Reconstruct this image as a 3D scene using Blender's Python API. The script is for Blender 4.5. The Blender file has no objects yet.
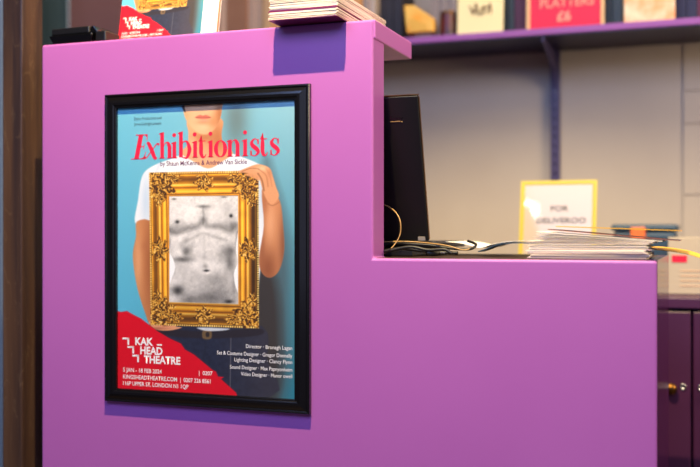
import bpy, bmesh, math, random
import numpy as np
from mathutils import Vector, Matrix, Euler
random.seed(7); rng = np.random.default_rng(7)
SC = bpy.context.scene; COL = SC.collection
PI = math.pi

# ------------------------------------------------------------------ camera numbers
CY, CZ, CC, CS, FP = -1.824, 0.948, 0.9391, 0.3437, 995.0
def wp(x, y, Y=0.0):
    """photo measurement -> point of the real plane at depth Y"""
    u = (x-350)/FP; t = (Y-CY)/(CC+CS*u)
    return Vector((t*(-CS+CC*u), Y, CZ+(233-y)/FP*t))

def lin(c):
    return tuple(((v/255)/12.92 if v/255 <= .04045 else ((v/255+.055)/1.055)**2.4) for v in c)

# ------------------------------------------------------------------ materials
def mat(name, rgb, rough=.5, metal=0, noise=0, nscale=20, bump=0, rgb2=None, coat=0, emit=None, spec=None, stretch=None, trans=0):
    m = bpy.data.materials.new(name); m.use_nodes = True
    nt = m.node_tree; b = nt.nodes['Principled BSDF']
    b.inputs['Base Color'].default_value = (*lin(rgb), 1)
    b.inputs['Roughness'].default_value = rough
    b.inputs['Metallic'].default_value = metal
    b.inputs['Coat Weight'].default_value = coat
    b.inputs['Coat Roughness'].default_value = .12
    if spec is not None: b.inputs['Specular IOR Level'].default_value = spec
    if trans: b.inputs['Transmission Weight'].default_value = trans
    if emit:
        b.inputs['Emission Color'].default_value = (*lin(emit[0]), 1); b.inputs['Emission Strength'].default_value = emit[1]
    if noise or bump:
        tc = nt.nodes.new('ShaderNodeTexCoord'); n = nt.nodes.new('ShaderNodeTexNoise')
        n.inputs['Scale'].default_value = nscale; n.inputs['Detail'].default_value = 6
        if stretch:
            mp = nt.nodes.new('ShaderNodeMapping'); mp.inputs['Scale'].default_value = stretch
            nt.links.new(tc.outputs['Object'], mp.inputs['Vector']); nt.links.new(mp.outputs[0], n.inputs['Vector'])
        else: nt.links.new(tc.outputs['Object'], n.inputs['Vector'])
        if noise:
            r = nt.nodes.new('ShaderNodeValToRGB')
            r.color_ramp.elements[0].position = .5-noise/2; r.color_ramp.elements[1].position = .5+noise/2
            r.color_ramp.elements[0].color = (*lin(rgb), 1); r.color_ramp.elements[1].color = (*lin(rgb2 or rgb), 1)
            nt.links.new(n.outputs['Fac'], r.inputs['Fac']); nt.links.new(r.outputs['Color'], b.inputs['Base Color'])
        if bump:
            bp = nt.nodes.new('ShaderNodeBump'); bp.inputs['Strength'].default_value = bump; bp.inputs['Distance'].default_value = .002
            nt.links.new(n.outputs['Fac'], bp.inputs['Height']); nt.links.new(bp.outputs['Normal'], b.inputs['Normal'])
    return m
M = {}
M['purple'] = mat('purple_gloss_paint', (172, 95, 172), .36, noise=.5, nscale=3.5, rgb2=(176, 99, 176), bump=.02)
M['purple_shelf'] = mat('purple_shelf_paint', (150, 78, 150), .4, noise=.6, nscale=6, rgb2=(158, 86, 158))
M['violet'] = mat('dark_violet_paint', (58, 48, 86), .45)
M['plum'] = mat('plum_cabinet_paint', (58, 22, 58), .4, noise=.5, nscale=5, rgb2=(66, 26, 64))
M['black'] = mat('black_lacquer', (12, 10, 9), .22, coat=.4, bump=.05, nscale=60)
M['black_plastic'] = mat('black_plastic', (9, 8, 8), .42)
M['black_gloss'] = mat('black_gloss_plastic', (8, 8, 9), .15)
M['dark_desk'] = mat('dark_brown_laminate', (62, 42, 30), .45, noise=.5, nscale=30, rgb2=(44, 30, 22), stretch=(1, 6, 6))
M['wall'] = mat('warm_grey_wall_paint', (176, 166, 154), .85, noise=.7, nscale=2.5, rgb2=(160, 149, 138), bump=.1)
M['mauve'] = mat('mauve_brown_panel', (156, 108, 94), .7, noise=.6, nscale=3, rgb2=(144, 98, 86))
M['teal'] = mat('teal_grey_trim', (96, 116, 110), .5, noise=.5, nscale=8, rgb2=(70, 90, 86), stretch=(3, 1, .4))
M['pale_trim'] = mat('pale_trim_paint', (206, 220, 214), .5)
M['bluegrey'] = mat('pale_blue_grey_wall', (150, 168, 176), .7)
M['floor'] = mat('dark_floor_boards', (70, 54, 44), .5, noise=.5, nscale=6, rgb2=(52, 40, 34), stretch=(1, 12, 1))
M['ceil'] = mat('ceiling_paint', (60, 56, 60), .9)
M['purple_shaded'] = mat('shaded_purple_gloss', (62, 18, 66), .16)  # counter end in shade: the darkness is put into the colour
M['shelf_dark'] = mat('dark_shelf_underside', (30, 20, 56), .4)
M['cream'] = mat('cream_paper_edge', (238, 222, 200), .8)
M['paper'] = mat('white_paper', (240, 236, 228), .7)
M['maroon'] = mat('maroon_print', (112, 24, 74), .4)
M['navy'] = mat('navy_print', (40, 50, 84), .4)
M['slate'] = mat('slate_blue_print', (88, 96, 122), .4)
M['rust'] = mat('rust_brown_print', (128, 66, 44), .4)
M['gold_print'] = mat('gold_print', (232, 176, 50), .4)
M['red_print'] = mat('red_print', (214, 8, 52), .5)
M['white_print'] = mat('white_ink', (248, 244, 240), .6)
M['dark_ink'] = mat('dark_ink', (52, 52, 62), .6)
M['byline_ink'] = mat('violet_ink', (110, 50, 92), .6)
M['pink_ink'] = mat('crimson_ink', (232, 18, 66), .6)
M['cardboard'] = mat('cardboard', (158, 112, 82), .8, noise=.5, nscale=12, rgb2=(146, 102, 74))
M['white_card'] = mat('white_card_box', (168, 156, 140), .7)
M['bluebag'] = mat('teal_blue_plastic', (42, 66, 88), .5)
M['orange'] = mat('orange_plastic', (205, 100, 44), .5)
M['yellow'] = mat('yellow_edge', (176, 158, 20), .45)
M['steel'] = mat('brushed_steel', (170, 170, 175), .3, metal=1)
M['brass'] = mat('aged_brass', (120, 84, 40), .35, metal=1)
M['cable'] = mat('black_cable_rubber', (12, 10, 9), .5)
M['pale_cable'] = mat('tan_cable', (176, 138, 84), .4)
M['lens'] = mat('lamp_lens', (255, 240, 220), .4, emit=((255, 226, 190), 6))

def pillar_mat():
    m = mat('rusted_bronze_patina', (86, 62, 48), .42, metal=.35)
    nt = m.node_tree; b = nt.nodes['Principled BSDF']
    tc = nt.nodes.new('ShaderNodeTexCoord'); mp = nt.nodes.new('ShaderNodeMapping'); mp.inputs['Scale'].default_value = (14, 14, 1.1)
    n = nt.nodes.new('ShaderNodeTexNoise'); n.inputs['Scale'].default_value = 1.2; n.inputs['Detail'].default_value = 8; n.inputs['Distortion'].default_value = .5
    r = nt.nodes.new('ShaderNodeValToRGB'); r.color_ramp.elements[0].position = .3; r.color_ramp.elements[0].color = (*lin((58, 44, 44)), 1)
    e = r.color_ramp.elements.new(.5); e.color = (*lin((92, 66, 50)), 1)
    r.color_ramp.elements[-1].position = .72; r.color_ramp.elements[-1].color = (*lin((112, 86, 68)), 1)
    nt.links.new(tc.outputs['Object'], mp.inputs[0]); nt.links.new(mp.outputs[0], n.inputs['Vector']); nt.links.new(n.outputs['Fac'], r.inputs['Fac'])
    # thin pale scratches
    n2 = nt.nodes.new('ShaderNodeTexNoise'); n2.inputs['Scale'].default_value = 5; n2.inputs['Detail'].default_value = 3; n2.inputs['Distortion'].default_value = .6
    mp2 = nt.nodes.new('ShaderNodeMapping'); mp2.inputs['Scale'].default_value = (5, 5, .8)
    nt.links.new(tc.outputs['Object'], mp2.inputs[0]); nt.links.new(mp2.outputs[0], n2.inputs['Vector'])
    r2 = nt.nodes.new('ShaderNodeValToRGB'); r2.color_ramp.elements[0].position = .492; r2.color_ramp.elements[0].color = (0, 0, 0, 1)
    q = r2.color_ramp.elements.new(.5); q.color = (1, 1, 1, 1); r2.color_ramp.elements[-1].position = .508; r2.color_ramp.elements[-1].color = (0, 0, 0, 1)
    mx = nt.nodes.new('ShaderNodeMix'); mx.data_type = 'RGBA'; mx.inputs['B'].default_value = (*lin((160, 132, 100)), 1)
    ml = nt.nodes.new('ShaderNodeMath'); ml.operation = 'MULTIPLY'; ml.inputs[1].default_value = .22
    nt.links.new(n2.outputs['Fac'], r2.inputs['Fac']); nt.links.new(r2.outputs['Color'], ml.inputs[0]); nt.links.new(ml.outputs[0], mx.inputs['Factor'])
    nt.links.new(r.outputs['Color'], mx.inputs['A']); nt.links.new(mx.outputs['Result'], b.inputs['Base Color'])
    return m
M['pillar'] = pillar_mat()

def vcol_mat(name, rough=.5):
    m = bpy.data.materials.new(name); m.use_nodes = True; nt = m.node_tree; b = nt.nodes['Principled BSDF']
    a = nt.nodes.new('ShaderNodeVertexColor'); a.layer_name = 'ink'
    nt.links.new(a.outputs['Color'], b.inputs['Base Color']); b.inputs['Roughness'].default_value = rough
    return m
M['print'] = vcol_mat('poster_print_ink')
def glass_mat():
    m = bpy.data.materials.new('picture_glass'); m.use_nodes = True; nt = m.node_tree; nt.nodes.remove(nt.nodes['Principled BSDF'])
    t = nt.nodes.new('ShaderNodeBsdfTransparent'); g = nt.nodes.new('ShaderNodeBsdfGlossy'); g.inputs['Roughness'].default_value = .04
    f = nt.nodes.new('ShaderNodeFresnel'); f.inputs['IOR'].default_value = 1.45; x = nt.nodes.new('ShaderNodeMixShader')
    gm = nt.nodes.new('ShaderNodeNewGeometry'); iv = nt.nodes.new('ShaderNodeMath'); iv.operation = 'SUBTRACT'; iv.inputs[0].default_value = 1; ml = nt.nodes.new('ShaderNodeMath'); ml.operation = 'MULTIPLY'
    nt.links.new(gm.outputs['Backfacing'], iv.inputs[1]); nt.links.new(iv.outputs[0], ml.inputs[0]); nt.links.new(f.outputs[0], ml.inputs[1]); nt.links.new(ml.outputs[0], x.inputs[0]); nt.links.new(t.outputs[0], x.inputs[1]); nt.links.new(g.outputs[0], x.inputs[2])
    nt.links.new(x.outputs[0], nt.nodes['Material Output'].inputs['Surface']); return m
M['glass'] = glass_mat()

# ------------------------------------------------------------------ object helpers
def tag(o, label=None, cat=None, group=None, kind=None):
    if label: o['label'] = label
    if cat: o['category'] = cat
    if group: o['group'] = group
    if kind: o['kind'] = kind
    return o
def thing(name, loc, label, cat, rz=0, group=None, rot=None):
    o = bpy.data.objects.new(name, None); COL.objects.link(o); o.empty_display_size = .05
    o.location = loc; o.rotation_euler = rot or (0, 0, rz); tag(o, label, cat, group)
    return o
def link(name, me, parent=None, loc=(0, 0, 0), rot=(0, 0, 0)):
    o = bpy.data.objects.new(name, me); COL.objects.link(o); o.parent = parent; o.location = loc; o.rotation_euler = rot
    return o
def obj(name, bm, m, parent=None, loc=(0, 0, 0), rot=(0, 0, 0), bevel=0, seg=2, smooth=False, auto=None):
    if bevel:
        bmesh.ops.bevel(bm, geom=[e for e in bm.edges], offset=bevel, segments=seg, profile=.5, affect='EDGES', clamp_overlap=True)
    bmesh.ops.recalc_face_normals(bm, faces=bm.faces)
    if smooth:
        for f in bm.faces: f.smooth = True
    me = bpy.data.meshes.new(name); bm.to_mesh(me); bm.free()
    for k in (m if isinstance(m, (list, tuple)) else [m]): me.materials.append(k)
    return link(name, me, parent, loc, rot)
def box(bm, x0, x1, y0, y1, z0, z1, mi=0):
    vs = [bm.verts.new(p) for p in ((x0,y0,z0),(x1,y0,z0),(x1,y1,z0),(x0,y1,z0),(x0,y0,z1),(x1,y0,z1),(x1,y1,z1),(x0,y1,z1))]
    for q in ((0,3,2,1),(4,5,6,7),(0,1,5,4),(1,2,6,5),(2,3,7,6),(3,0,4,7)):
        f = bm.faces.new([vs[i] for i in q]); f.material_index = mi
    return vs
def bx(*a, **k):
    bm = bmesh.new(); box(bm, *a, **k); return bm
def prism(bm, pts, axis, a, b, mi=0):
    """pts: 2D outline; axis 'y' -> (x,z) outline extruded along y, 'x' -> (y,z) outline along x, 'z' -> (x,y)"""
    def mk(p, t): return {'y': (p[0], t, p[1]), 'x': (t, p[0], p[1]), 'z': (p[0], p[1], t)}[axis]
    A = [bm.verts.new(mk(p, a)) for p in pts]; B = [bm.verts.new(mk(p, b)) for p in pts]
    n = len(pts); fs = [bm.faces.new(A), bm.faces.new(B[::-1])]
    for i in range(n): fs.append(bm.faces.new((A[i], B[i], B[(i+1) % n], A[(i+1) % n])))
    for f in fs: f.material_index = mi
def tube(bm, pts, r, n=8):
    pts = [Vector(p) for p in pts]; rings = []
    for i, p in enumerate(pts):
        d = (pts[min(i+1, len(pts)-1)]-pts[max(i-1, 0)]).normalized()
        a = d.cross(Vector((0, 0, 1)) if abs(d.z) < .9 else Vector((1, 0, 0))).normalized(); b = d.cross(a)
        rings.append([bm.verts.new(p+a*r*math.cos(2*PI*k/n)+b*r*math.sin(2*PI*k/n)) for k in range(n)])
    for A, B in zip(rings, rings[1:]):
        for k in range(n): bm.faces.new((A[k], A[(k+1) % n], B[(k+1) % n], B[k]))
    bm.faces.new(rings[0][::-1]); bm.faces.new(rings[-1])
def crom(P, n=8, closed=False):
    P = [np.array(p, float) for p in P]; N = len(P); out = []
    for i in range(N if closed else N-1):
        g = (lambda k: P[k % N]) if closed else (lambda k: P[min(max(k, 0), N-1)])
        p0, p1, p2, p3 = g(i-1), g(i), g(i+1), g(i+2)
        for j in range(n):
            t = j/n; out.append(.5*((2*p1)+(-p0+p2)*t+(2*p0-5*p1+4*p2-p3)*t*t+(-p0+3*p1-3*p2+p3)*t**3))
    if not closed: out.append(P[-1])
    return out
def lathe(bm, prof, n=20, axis='z'):
    rings = []
    for r, z in prof:
        rings.append([bm.verts.new((r*math.cos(2*PI*k/n), r*math.sin(2*PI*k/n), z) if axis == 'z' else (r*math.cos(2*PI*k/n), z, r*math.sin(2*PI*k/n))) for k in range(n)])
    for A, B in zip(rings, rings[1:]):
        for k in range(n): bm.faces.new((A[k], A[(k+1) % n], B[(k+1) % n], B[k]))
    bm.faces.new(rings[0]); bm.faces.new(rings[-1])

def text(name, body, m, parent, x0, x1, z, h, Y, bold=0, extrude=.00015, maxw=None):
    """flat lettering facing -Y; cap height h metres, fitted between x0 and x1, baseline z"""
    cu = bpy.data.curves.new(name, 'FONT'); cu.body = body; cu.size = 1; cu.extrude = 0; cu.offset = bold; cu.resolution_u = 3
    o = bpy.data.objects.new(name, cu); COL.objects.link(o); bpy.context.view_layer.update()
    dg = bpy.context.evaluated_depsgraph_get(); me = bpy.data.meshes.new_from_object(o.evaluated_get(dg)); bpy.data.objects.remove(o); bpy.data.curves.remove(cu)
    n = len(me.vertices); co = np.zeros(n*3, 'f'); me.vertices.foreach_get('co', co); co = co.reshape(-1, 3)
    mn, mx = co[:, 0].min(), co[:, 0].max(); sx = (x1-x0)/(mx-mn); sz = h/.72
    new = np.stack([x0+(co[:, 0]-mn)*sx, np.full(n, Y), z+co[:, 1]*sz], 1).astype('f')
    me.vertices.foreach_set('co', new.ravel()); me.materials.clear(); me.materials.append(m); me.update()
    return link(name, me, parent)
def merge_meshes(name, objs, m, parent):
    bm = bmesh.new()
    for o in objs: bm.from_mesh(o.data)
    for o in objs: bpy.data.objects.remove(o)
    me = bpy.data.meshes.new(name); bm.to_mesh(me); bm.free(); me.materials.append(m)
    return link(name, me, parent)

# ------------------------------------------------------------------ setting
def struct(name, bm, m, bevel=0): return tag(obj(name, bm, m, bevel=bevel), kind='structure')
WB = 1.50
struct('floor', bx(-3.6, 1.6, -3.4, WB+.1, -.1, 0), M['floor'])
struct('wall_back', bx(-2.30, 1.6, WB, WB+.1, 0, 3.2), M['wall'])
struct('wall_left', bx(-3.6, -2.30, WB, WB+.1, 0, 3.2), M['bluegrey'])
struct('ceiling', bx(-3.6, 1.6, -3.4, WB+.1, 3.2, 3.3), M['ceil'])
# seam, grooves and fixings of the boxed-in wall panel at the right
XS = wp(682, 150, WB).x
def panel_wall():
    bm = bmesh.new(); g = .003; X1 = XS+1.2
    zs = [wp(682, y, WB).z for y in (262, 195, 124, 91, 20)]
    zs = [.8]+zs[1:4]+[1.78]
    for a, b in zip(zs, zs[1:]): box(bm, XS+g, X1, WB-.005, WB-.0005, a+g/2, b-g/2)
    return bm
struct('trim_1', panel_wall(), M['wall'], bevel=.004)
# door opening at the far left: teal-grey post, pale bead, mauve-brown panel
xa, xb, xc, xd = [wp(x, 20, WB-.06).x for x in (20, 67.6, 69.4, 262)]
struct('trim_2', bx(xa, xb, WB-.06, WB-.001, 0, 3.2), M['teal'], bevel=.004)
struct('trim_3', bx(xb, xc, WB-.061, WB-.001, 0, 3.2), M['pale_trim'], bevel=.001)
struct('wall_panel', bx(xc, xd, WB-.06, WB-.001, 0, 3.2), M['mauve']).name = 'trim_4'

# pillar
XL = -1.391
pl = bmesh.new(); box(pl, -1.563, -1.507, .081, .1577, 0, 3.2)
p_ = obj('pillar', pl, M['pillar'], bevel=.004)
tag(p_, 'dark rusty brown metal pillar at the left end of the purple counter', 'pillar')
# bright strip of wall beyond the pillar
struct('trim_5', bx(-3.2, wp(2.2, 100, .9).x-.0, .9, .95, 0, 3.2), M['bluegrey'])

# ------------------------------------------------------------------ counter
ZT, ZL, XR, XST = 1.363, .900, -.094, -.6205
ct = thing('reception_counter', (-.74, .2, 0), 'purple painted stepped reception counter with high left side and low right desk', 'counter')
def loc(bm): bmesh.ops.translate(bm, verts=bm.verts, vec=(.74, -.2, 0)); return bm
bm = bmesh.new()
prism(bm, [(XL, 0), (XR, 0), (XR, ZL), (XST, ZL), (XST, ZT), (XL, ZT)], 'y', 0, .0726)
obj('front_panel', loc(bm), M['purple'], ct, bevel=.005, seg=3)
bm = bx(XL+.002, XST+.0035, .0045, .253, ZT-.0365, ZT+.0006)
obj('ledge', loc(bm), M['purple'], ct, bevel=.003, seg=3)
bm = bx(XST-.1, XR-.016, .012, .463, ZL-.025, ZL+.0008)
obj('desk_top', loc(bm), M['dark_desk'], ct, bevel=.001)
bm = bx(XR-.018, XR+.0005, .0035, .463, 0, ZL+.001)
obj('end_panel', loc(bm), M['purple_shaded'], ct, bevel=.001)  # unlit side of the counter, shade painted in
bm = bx(XL+.001, XL+.02, .07, .25, 0, ZT-.036)
obj('side_panel', loc(bm), M['purple'], ct, bevel=.002)

# ------------------------------------------------------------------ poster artwork (a printed sheet)
PX0, PX1, PZ0, PZ1 = -1.1955, -.7765, .6155, 1.217
PY = -.006
def vnoise(x, y, seed=0):
    r = np.random.default_rng(seed); T = r.random((64, 64))
    xi, yi = np.floor(x).astype(int), np.floor(y).astype(int); fx, fy = x-xi, y-yi
    fx = fx*fx*(3-2*fx); fy = fy*fy*(3-2*fy); g = lambda a, b: T[a % 64, b % 64]
    return (g(xi, yi)*(1-fx)+g(xi+1, yi)*fx)*(1-fy)+(g(xi, yi+1)*(1-fx)+g(xi+1, yi+1)*fx)*fy
def paint(x, y):
    """printed picture; x, y are positions on the sheet in the measuring frame"""
    C = np.zeros(x.shape+(3,))
    def fbm(s, seed): return .55*vnoise(x*s, y*s, seed)+.3*vnoise(x*s*2.1, y*s*2.1, seed+1)+.15*vnoise(x*s*4.3, y*s*4.3, seed+2)
    def sd(P):
        P = np.array(P); n = len(P); best = np.full(x.shape, 1e9); ins = np.zeros(x.shape, bool)
        for i in range(n):
            ax, ay = P[i]; bx_, by = P[(i+1) % n]; ex, ey = bx_-ax, by-ay; L = ex*ex+ey*ey+1e-9
            t = np.clip(((x-ax)*ex+(y-ay)*ey)/L, 0, 1); best = np.minimum(best, (x-ax-t*ex)**2+(y-ay-t*ey)**2)
            if by != ay:
                c = (ay > y) != (by > y); ins ^= c & (x < (bx_-ax)*(y-ay)/(by-ay)+ax)
        return np.where(ins, -1, 1)*np.sqrt(best)
    def mask(P, soft=.5, smooth=True):
        if smooth: P = crom(P, 4, True)
        return np.clip(.5-sd(P)/(2*soft), 0, 1)
    def lay(m, c, a=1.):
        nonlocal C
        c = np.asarray(c, float); C = C*(1-(m*a)[..., None])+c*(m*a)[..., None]
    def g(cx, cy, rx, ry, ang=0):
        ca, sa = math.cos(ang), math.sin(ang); dx, dy = x-cx, y-cy
        return np.exp(-((dx*ca+dy*sa)/rx)**2-((-dx*sa+dy*ca)/ry)**2)
    def line(P, w, soft=.5):
        best = np.full(x.shape, 1e9); P = crom(P, 5)
        for a, b in zip(P, P[1:]):
            ex, ey = b-a; L = ex*ex+ey*ey+1e-9; t = np.clip(((x-a[0])*ex+(y-a[1])*ey)/L, 0, 1)
            best = np.minimum(best, (x-a[0]-t*ex)**2+(y-a[1]-t*ey)**2)
        return np.clip(.5-(np.sqrt(best)-w/2)/(2*soft), 0, 1)
    # background blue paper backdrop
    k = np.clip((x-118)/176, 0, 1); v = np.clip((y-100)/290, 0, 1)
    A = np.array((112, 190, 214.)); B = np.array((140, 190, 204.)); D = np.array((84, 184, 214.)); E_ = np.array((44, 126, 146.))
    C[:] = ((A*(1-k[..., None])+B*k[..., None])*(1-v[..., None])+(D*(1-k[..., None])+E_*k[..., None])*v[..., None])
    # the man's cast shadow on the backdrop, part of the printed photograph
    lay(g(236, 118, 13, 34), (104, 116, 112), .75)
    lay(mask([(262, 170), (276, 185), (289, 240), (290, 300), (286, 395), (250, 395)], 7), (76, 92, 98), .8)
    lay(mask([(258, 262), (276, 280), (281, 340), (277, 395), (250, 395)], 6), (58, 50, 46), .92)
    # jeans
    jn = mask([(150, 324), (200, 322), (262, 326), (267, 360), (270, 396), (130, 396), (140, 350)], .8)
    lay(jn, (44, 50, 72)); lay(jn*fbm(.3, 20), (26, 30, 48), .9); lay(jn*np.clip((x-215)/50, 0, 1), (66, 60, 66), .6)
    lay(line([(206, 334), (205, 350), (199, 372)], 1.2, .8), (30, 34, 50), .7); lay(line([(180, 336), (176, 346), (160, 350)], 1, .8), (34, 38, 56), .6)
    lay(line([(231, 336), (230, 392)], .7, .4), (128, 124, 128), .7)
    lay(mask([(160, 328), (205, 331), (258, 328), (258, 335), (205, 338), (160, 334)], .8), (40, 34, 40), .9)
    lay(mask([(203, 330), (211, 330), (211, 338), (203, 338)], .6), (140, 110, 66), .7)
    lay(mask([(206, 332), (209, 332), (209, 336), (206, 336)], .4), (40, 34, 34), .9)
    # t-shirt
    shirt = mask([(190, 152), (172, 158), (152, 166), (142, 176), (138, 200), (135, 222), (148, 226), (152, 230), (160, 318), (215, 320), (252, 318), (257, 300), (264, 235), (270, 215), (274, 200), (270, 180), (262, 166), (246, 158), (226, 152), (208, 156)], .7)
    lay(shirt, (240, 243, 246)); lay(shirt*g(146, 200, 5, 26), (196, 214, 232), .8); lay(shirt*g(266, 190, 8, 26), (178, 196, 214), .9)
    lay(shirt*g(170, 168, 16, 6), (250, 250, 250), .6); lay(shirt*line([(160, 162), (156, 175), (158, 190)], 2, 2), (206, 218, 232), .8)
    lay(mask([(198, 327), (228, 328), (225, 329.8), (213, 330.6), (203, 329.8)], .6), (206, 212, 220))
    # neck and chest skin
    skin = (232, 170, 122)
    nk = mask([(189, 119), (188.4, 132), (187.6, 144), (181, 152.5), (192, 160), (208, 168), (222, 161), (233, 152.5), (224, 146), (221.4, 134), (221, 118)], .6)
    lay(nk, skin); lay(nk*g(218, 138, 9, 18), (186, 112, 62), .8); lay(nk*g(203, 137, 12, 5), (188, 116, 68), .75); lay(nk*g(192, 146, 4, 12), (244, 190, 146), .6)
    lay(nk*g(208, 158, 14, 8), (240, 184, 144), .6)
    # face: cut off by the top of the sheet just under the nose
    fc = mask([(182, 88), (183, 108), (187, 121), (196, 131), (205, 134), (213, 130), (219, 121), (222, 108), (222, 88)], .6)
    lay(fc, (238, 184, 138)); lay(fc*g(220, 116, 5, 20), (176, 104, 58), .85); lay(fc*g(213, 122, 6, 8, .5), (206, 136, 84), .7); lay(fc*g(186, 114, 4, 12), (222, 160, 112), .6)
    lay(fc*g(203, 122, 6, 2.2), (208, 138, 96), .7); lay(fc*g(204, 127, 7, 3.5), (246, 198, 154), .7)
    lay(mask([(195, 117), (200, 114.3), (203, 115.2), (206, 114.3), (211, 117), (206, 118.6), (200, 118.6)], .5), (214, 110, 92), .9)
    lay(line([(195.5, 117), (203, 116.6), (210.5, 117)], .5, .4), (140, 54, 48), .8)
    lay(g(204, 120.4, 4.5, 1), (236, 150, 130), .6); lay(g(203, 104, 7, 2.2), (168, 96, 66), .7); lay(g(203, 102.5, 4, 2.5), (226, 176, 138), .6)
    lay(mask([(178, 92), (183, 92), (184.5, 106), (185.5, 112), (182, 107)], .5), (52, 34, 30), .95)
    # left arm
    arm = mask([(137, 221), (136, 236), (133, 252), (134, 268), (138, 290), (145, 312), (151, 325), (166, 329), (168, 318), (158, 300), (154, 270), (152, 224)], .7)
    lay(arm, (204, 134, 84)); lay(arm*g(150, 262, 6, 55), (160, 92, 52), .8); lay(arm*g(138, 262, 4, 30), (236, 176, 128), .6); lay(arm*g(146, 246, 5, 5), (178, 108, 66), .5)
    # left hand under the frame
    hd = mask([(149, 322), (156, 320), (170, 323), (182, 320), (184, 323), (176, 326), (182, 327), (170, 330), (156, 329)], .5)
    lay(hd, (226, 158, 116)); lay(line([(163, 326), (174, 324.5), (183, 322)], .5, .4), (150, 84, 56), .8); lay(hd*g(158, 328, 10, 1.5), (170, 100, 70), .8)
    # right arm: forearm, elbow, hand hooked over the frame corner
    fa = mask([(262, 190), (270, 184), (277, 195), (281, 205), (283, 225), (284, 250), (279, 270), (270, 277), (262, 272), (259, 258), (264, 225)], .7)
    lay(fa, (212, 142, 94)); lay(fa*g(268, 268, 10, 24), (140, 78, 46), .85); lay(fa*g(284, 245, 5, 40), (130, 76, 50), .8); lay(fa*g(262, 235, 3, 40), (150, 88, 56), .7); lay(fa*g(270, 222, 5, 22), (238, 178, 134), .6)
    lay(fa*line([(268, 203), (273, 205), (280, 201)], .9, .8), (166, 98, 62), .7); lay(fa*g(265, 200, 3.5, 14), (176, 106, 66), .7)
    # ornate gilt frame, printed
    TL, TR, BL, BR = (149, 172), (258.6, 170), (150.7, 324.5), (259, 328)
    def edist(p, q):
        ex, ey = q[0]-p[0], q[1]-p[1]; L = math.hypot(ex, ey); return ((x-p[0])*-ey+(y-p[1])*ex)/L
    dl = -edist(TL, BL)/19.5; dr = edist(TR, BR)/21.; dt = edist(TL, TR)/25.; db = -edist(BL, BR)/23.5
    d = np.minimum(np.minimum(dl, dr), np.minimum(dt, db))
    fm = mask([TL, TR, BR, BL], .45, False)
    keys = [0, .05, .08, .13, .17, .24, .32, .40, .47, .52, .58, .63, .67, .72, .80, .86, .90, .94, 1.0]
    cols = 1.08*np.array([(120, 80, 26), (206, 150, 50), (96, 60, 18), (236, 170, 48), (196, 126, 24), (148, 92, 18), (120, 74, 18), (176, 112, 22), (228, 160, 40), (252, 208, 96), (214, 140, 28), (128, 76, 16), (190, 120, 22), (238, 168, 36), (252, 196, 66), (206, 130, 22), (104, 62, 16), (226, 158, 44), (160, 100, 26)], float)*np.array([1, .98, 1.0]); G = np.stack([np.interp(np.clip(d, 0, 1), keys, cols[:, i]) for i in range(3)], -1)
    vertical = (np.minimum(dl, dr) < np.minimum(dt, db))
    along = np.where(vertical, y, x)
    G *= (1+.12*(vnoise(x*.15, y*.15, 5)-.5)+.10*np.where(dl == d, .2, 0))[..., None]
    G = np.where((dr == d)[..., None], G*np.interp(np.clip(d, 0, 1), [0, .28, .36, 1], [.5, .55, .95, 1.02])[..., None], G)
    G = np.where((db == d)[..., None], G*.88, G); G = G*(1-.12*np.clip((y-230)/90, 0, 1))[..., None]; G = G*np.where((d > .5) | (d < .16), 1.06, .86)[..., None]
    bead = ((np.sin(along*2*PI/2.3) > 0) & (d < .07)); G = np.where(bead[..., None], (250, 214, 120), G)
    def orn(cx, cy, rx, ry, seed, q=3.2):
        nonlocal G
        dx, dy = (x-cx)/rx, (y-cy)/ry; r = np.sqrt(dx*dx+dy*dy); th = np.arctan2(dy, dx)
        w = vnoise(x*.42, y*.42, seed); leaf = .5+.5*np.sin(th*q*2+r*7+w*8); w2 = vnoise(x*.95, y*.95, seed+3)
        edge = 1-np.clip((r-(.82+.22*np.sin(th*7+seed)))*6, 0, 1)
        h = np.clip(leaf*.62+w2*.55-.2, 0, 1)
        oc = np.stack([np.interp(h, [0, .28, .5, .75, 1], c) for c in ((58, 110, 192, 240, 255), (34, 66, 128, 186, 238), (12, 18, 34, 78, 176))], -1)
        G = G*(1-edge[..., None])+oc*edge[..., None]
    orn(161, 185, 14.5, 14.5, 11); orn(159, 198, 5, 8, 12); orn(173, 178, 8, 5, 13)
    orn(247, 184, 15, 15, 14); orn(252, 199, 5, 8, 15); orn(234, 178, 8, 5, 16)
    orn(161.5, 312, 14, 14.5, 17); orn(157, 297, 4.5, 8, 18); orn(175, 317, 8, 5.5, 19)
    orn(247.5, 315, 14.5, 14.5, 21); orn(252, 300, 4.5, 8, 22); orn(233, 319, 8, 5.5, 23)
    orn(204, 182, 10, 8.5, 24); orn(204, 315, 10, 9, 25); orn(160, 249, 8.5, 12, 26); orn(248, 249, 9, 12, 27)
    lay(fm, G if False else G, 1.)
    # window of the frame: monochrome marble-like torso on white
    W = [(169.4, 195.8), (238, 195.2), (238.2, 303.6), (169.3, 301.5)]
    wm = mask(W, .4, False); lay(wm, (252, 252, 250))
    body = mask([(168, 192), (240, 192), (240, 222), (237, 236), (236, 250), (237.5, 262), (234, 272), (235, 284), (239, 295), (242, 308), (165, 308), (168, 292), (171, 280), (175, 268), (173, 258), (169, 250), (170, 235), (168, 222)], .5)
    T = np.zeros(x.shape)+230.
    def sh(m, a):
        nonlocal T; T = T+m*a*1.3
    sh(g(190, 211, 13, 10), 14); sh(g(222, 211, 12, 9), 10); sh(g(204, 213, 3.5, 9), -22); sh(g(190, 227, 14, 5), -26); sh(g(220, 225, 13, 4), -26); sh(g(204, 206, 7, 1.6), -70); sh(g(203, 201, 6, 3), 12)
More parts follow.
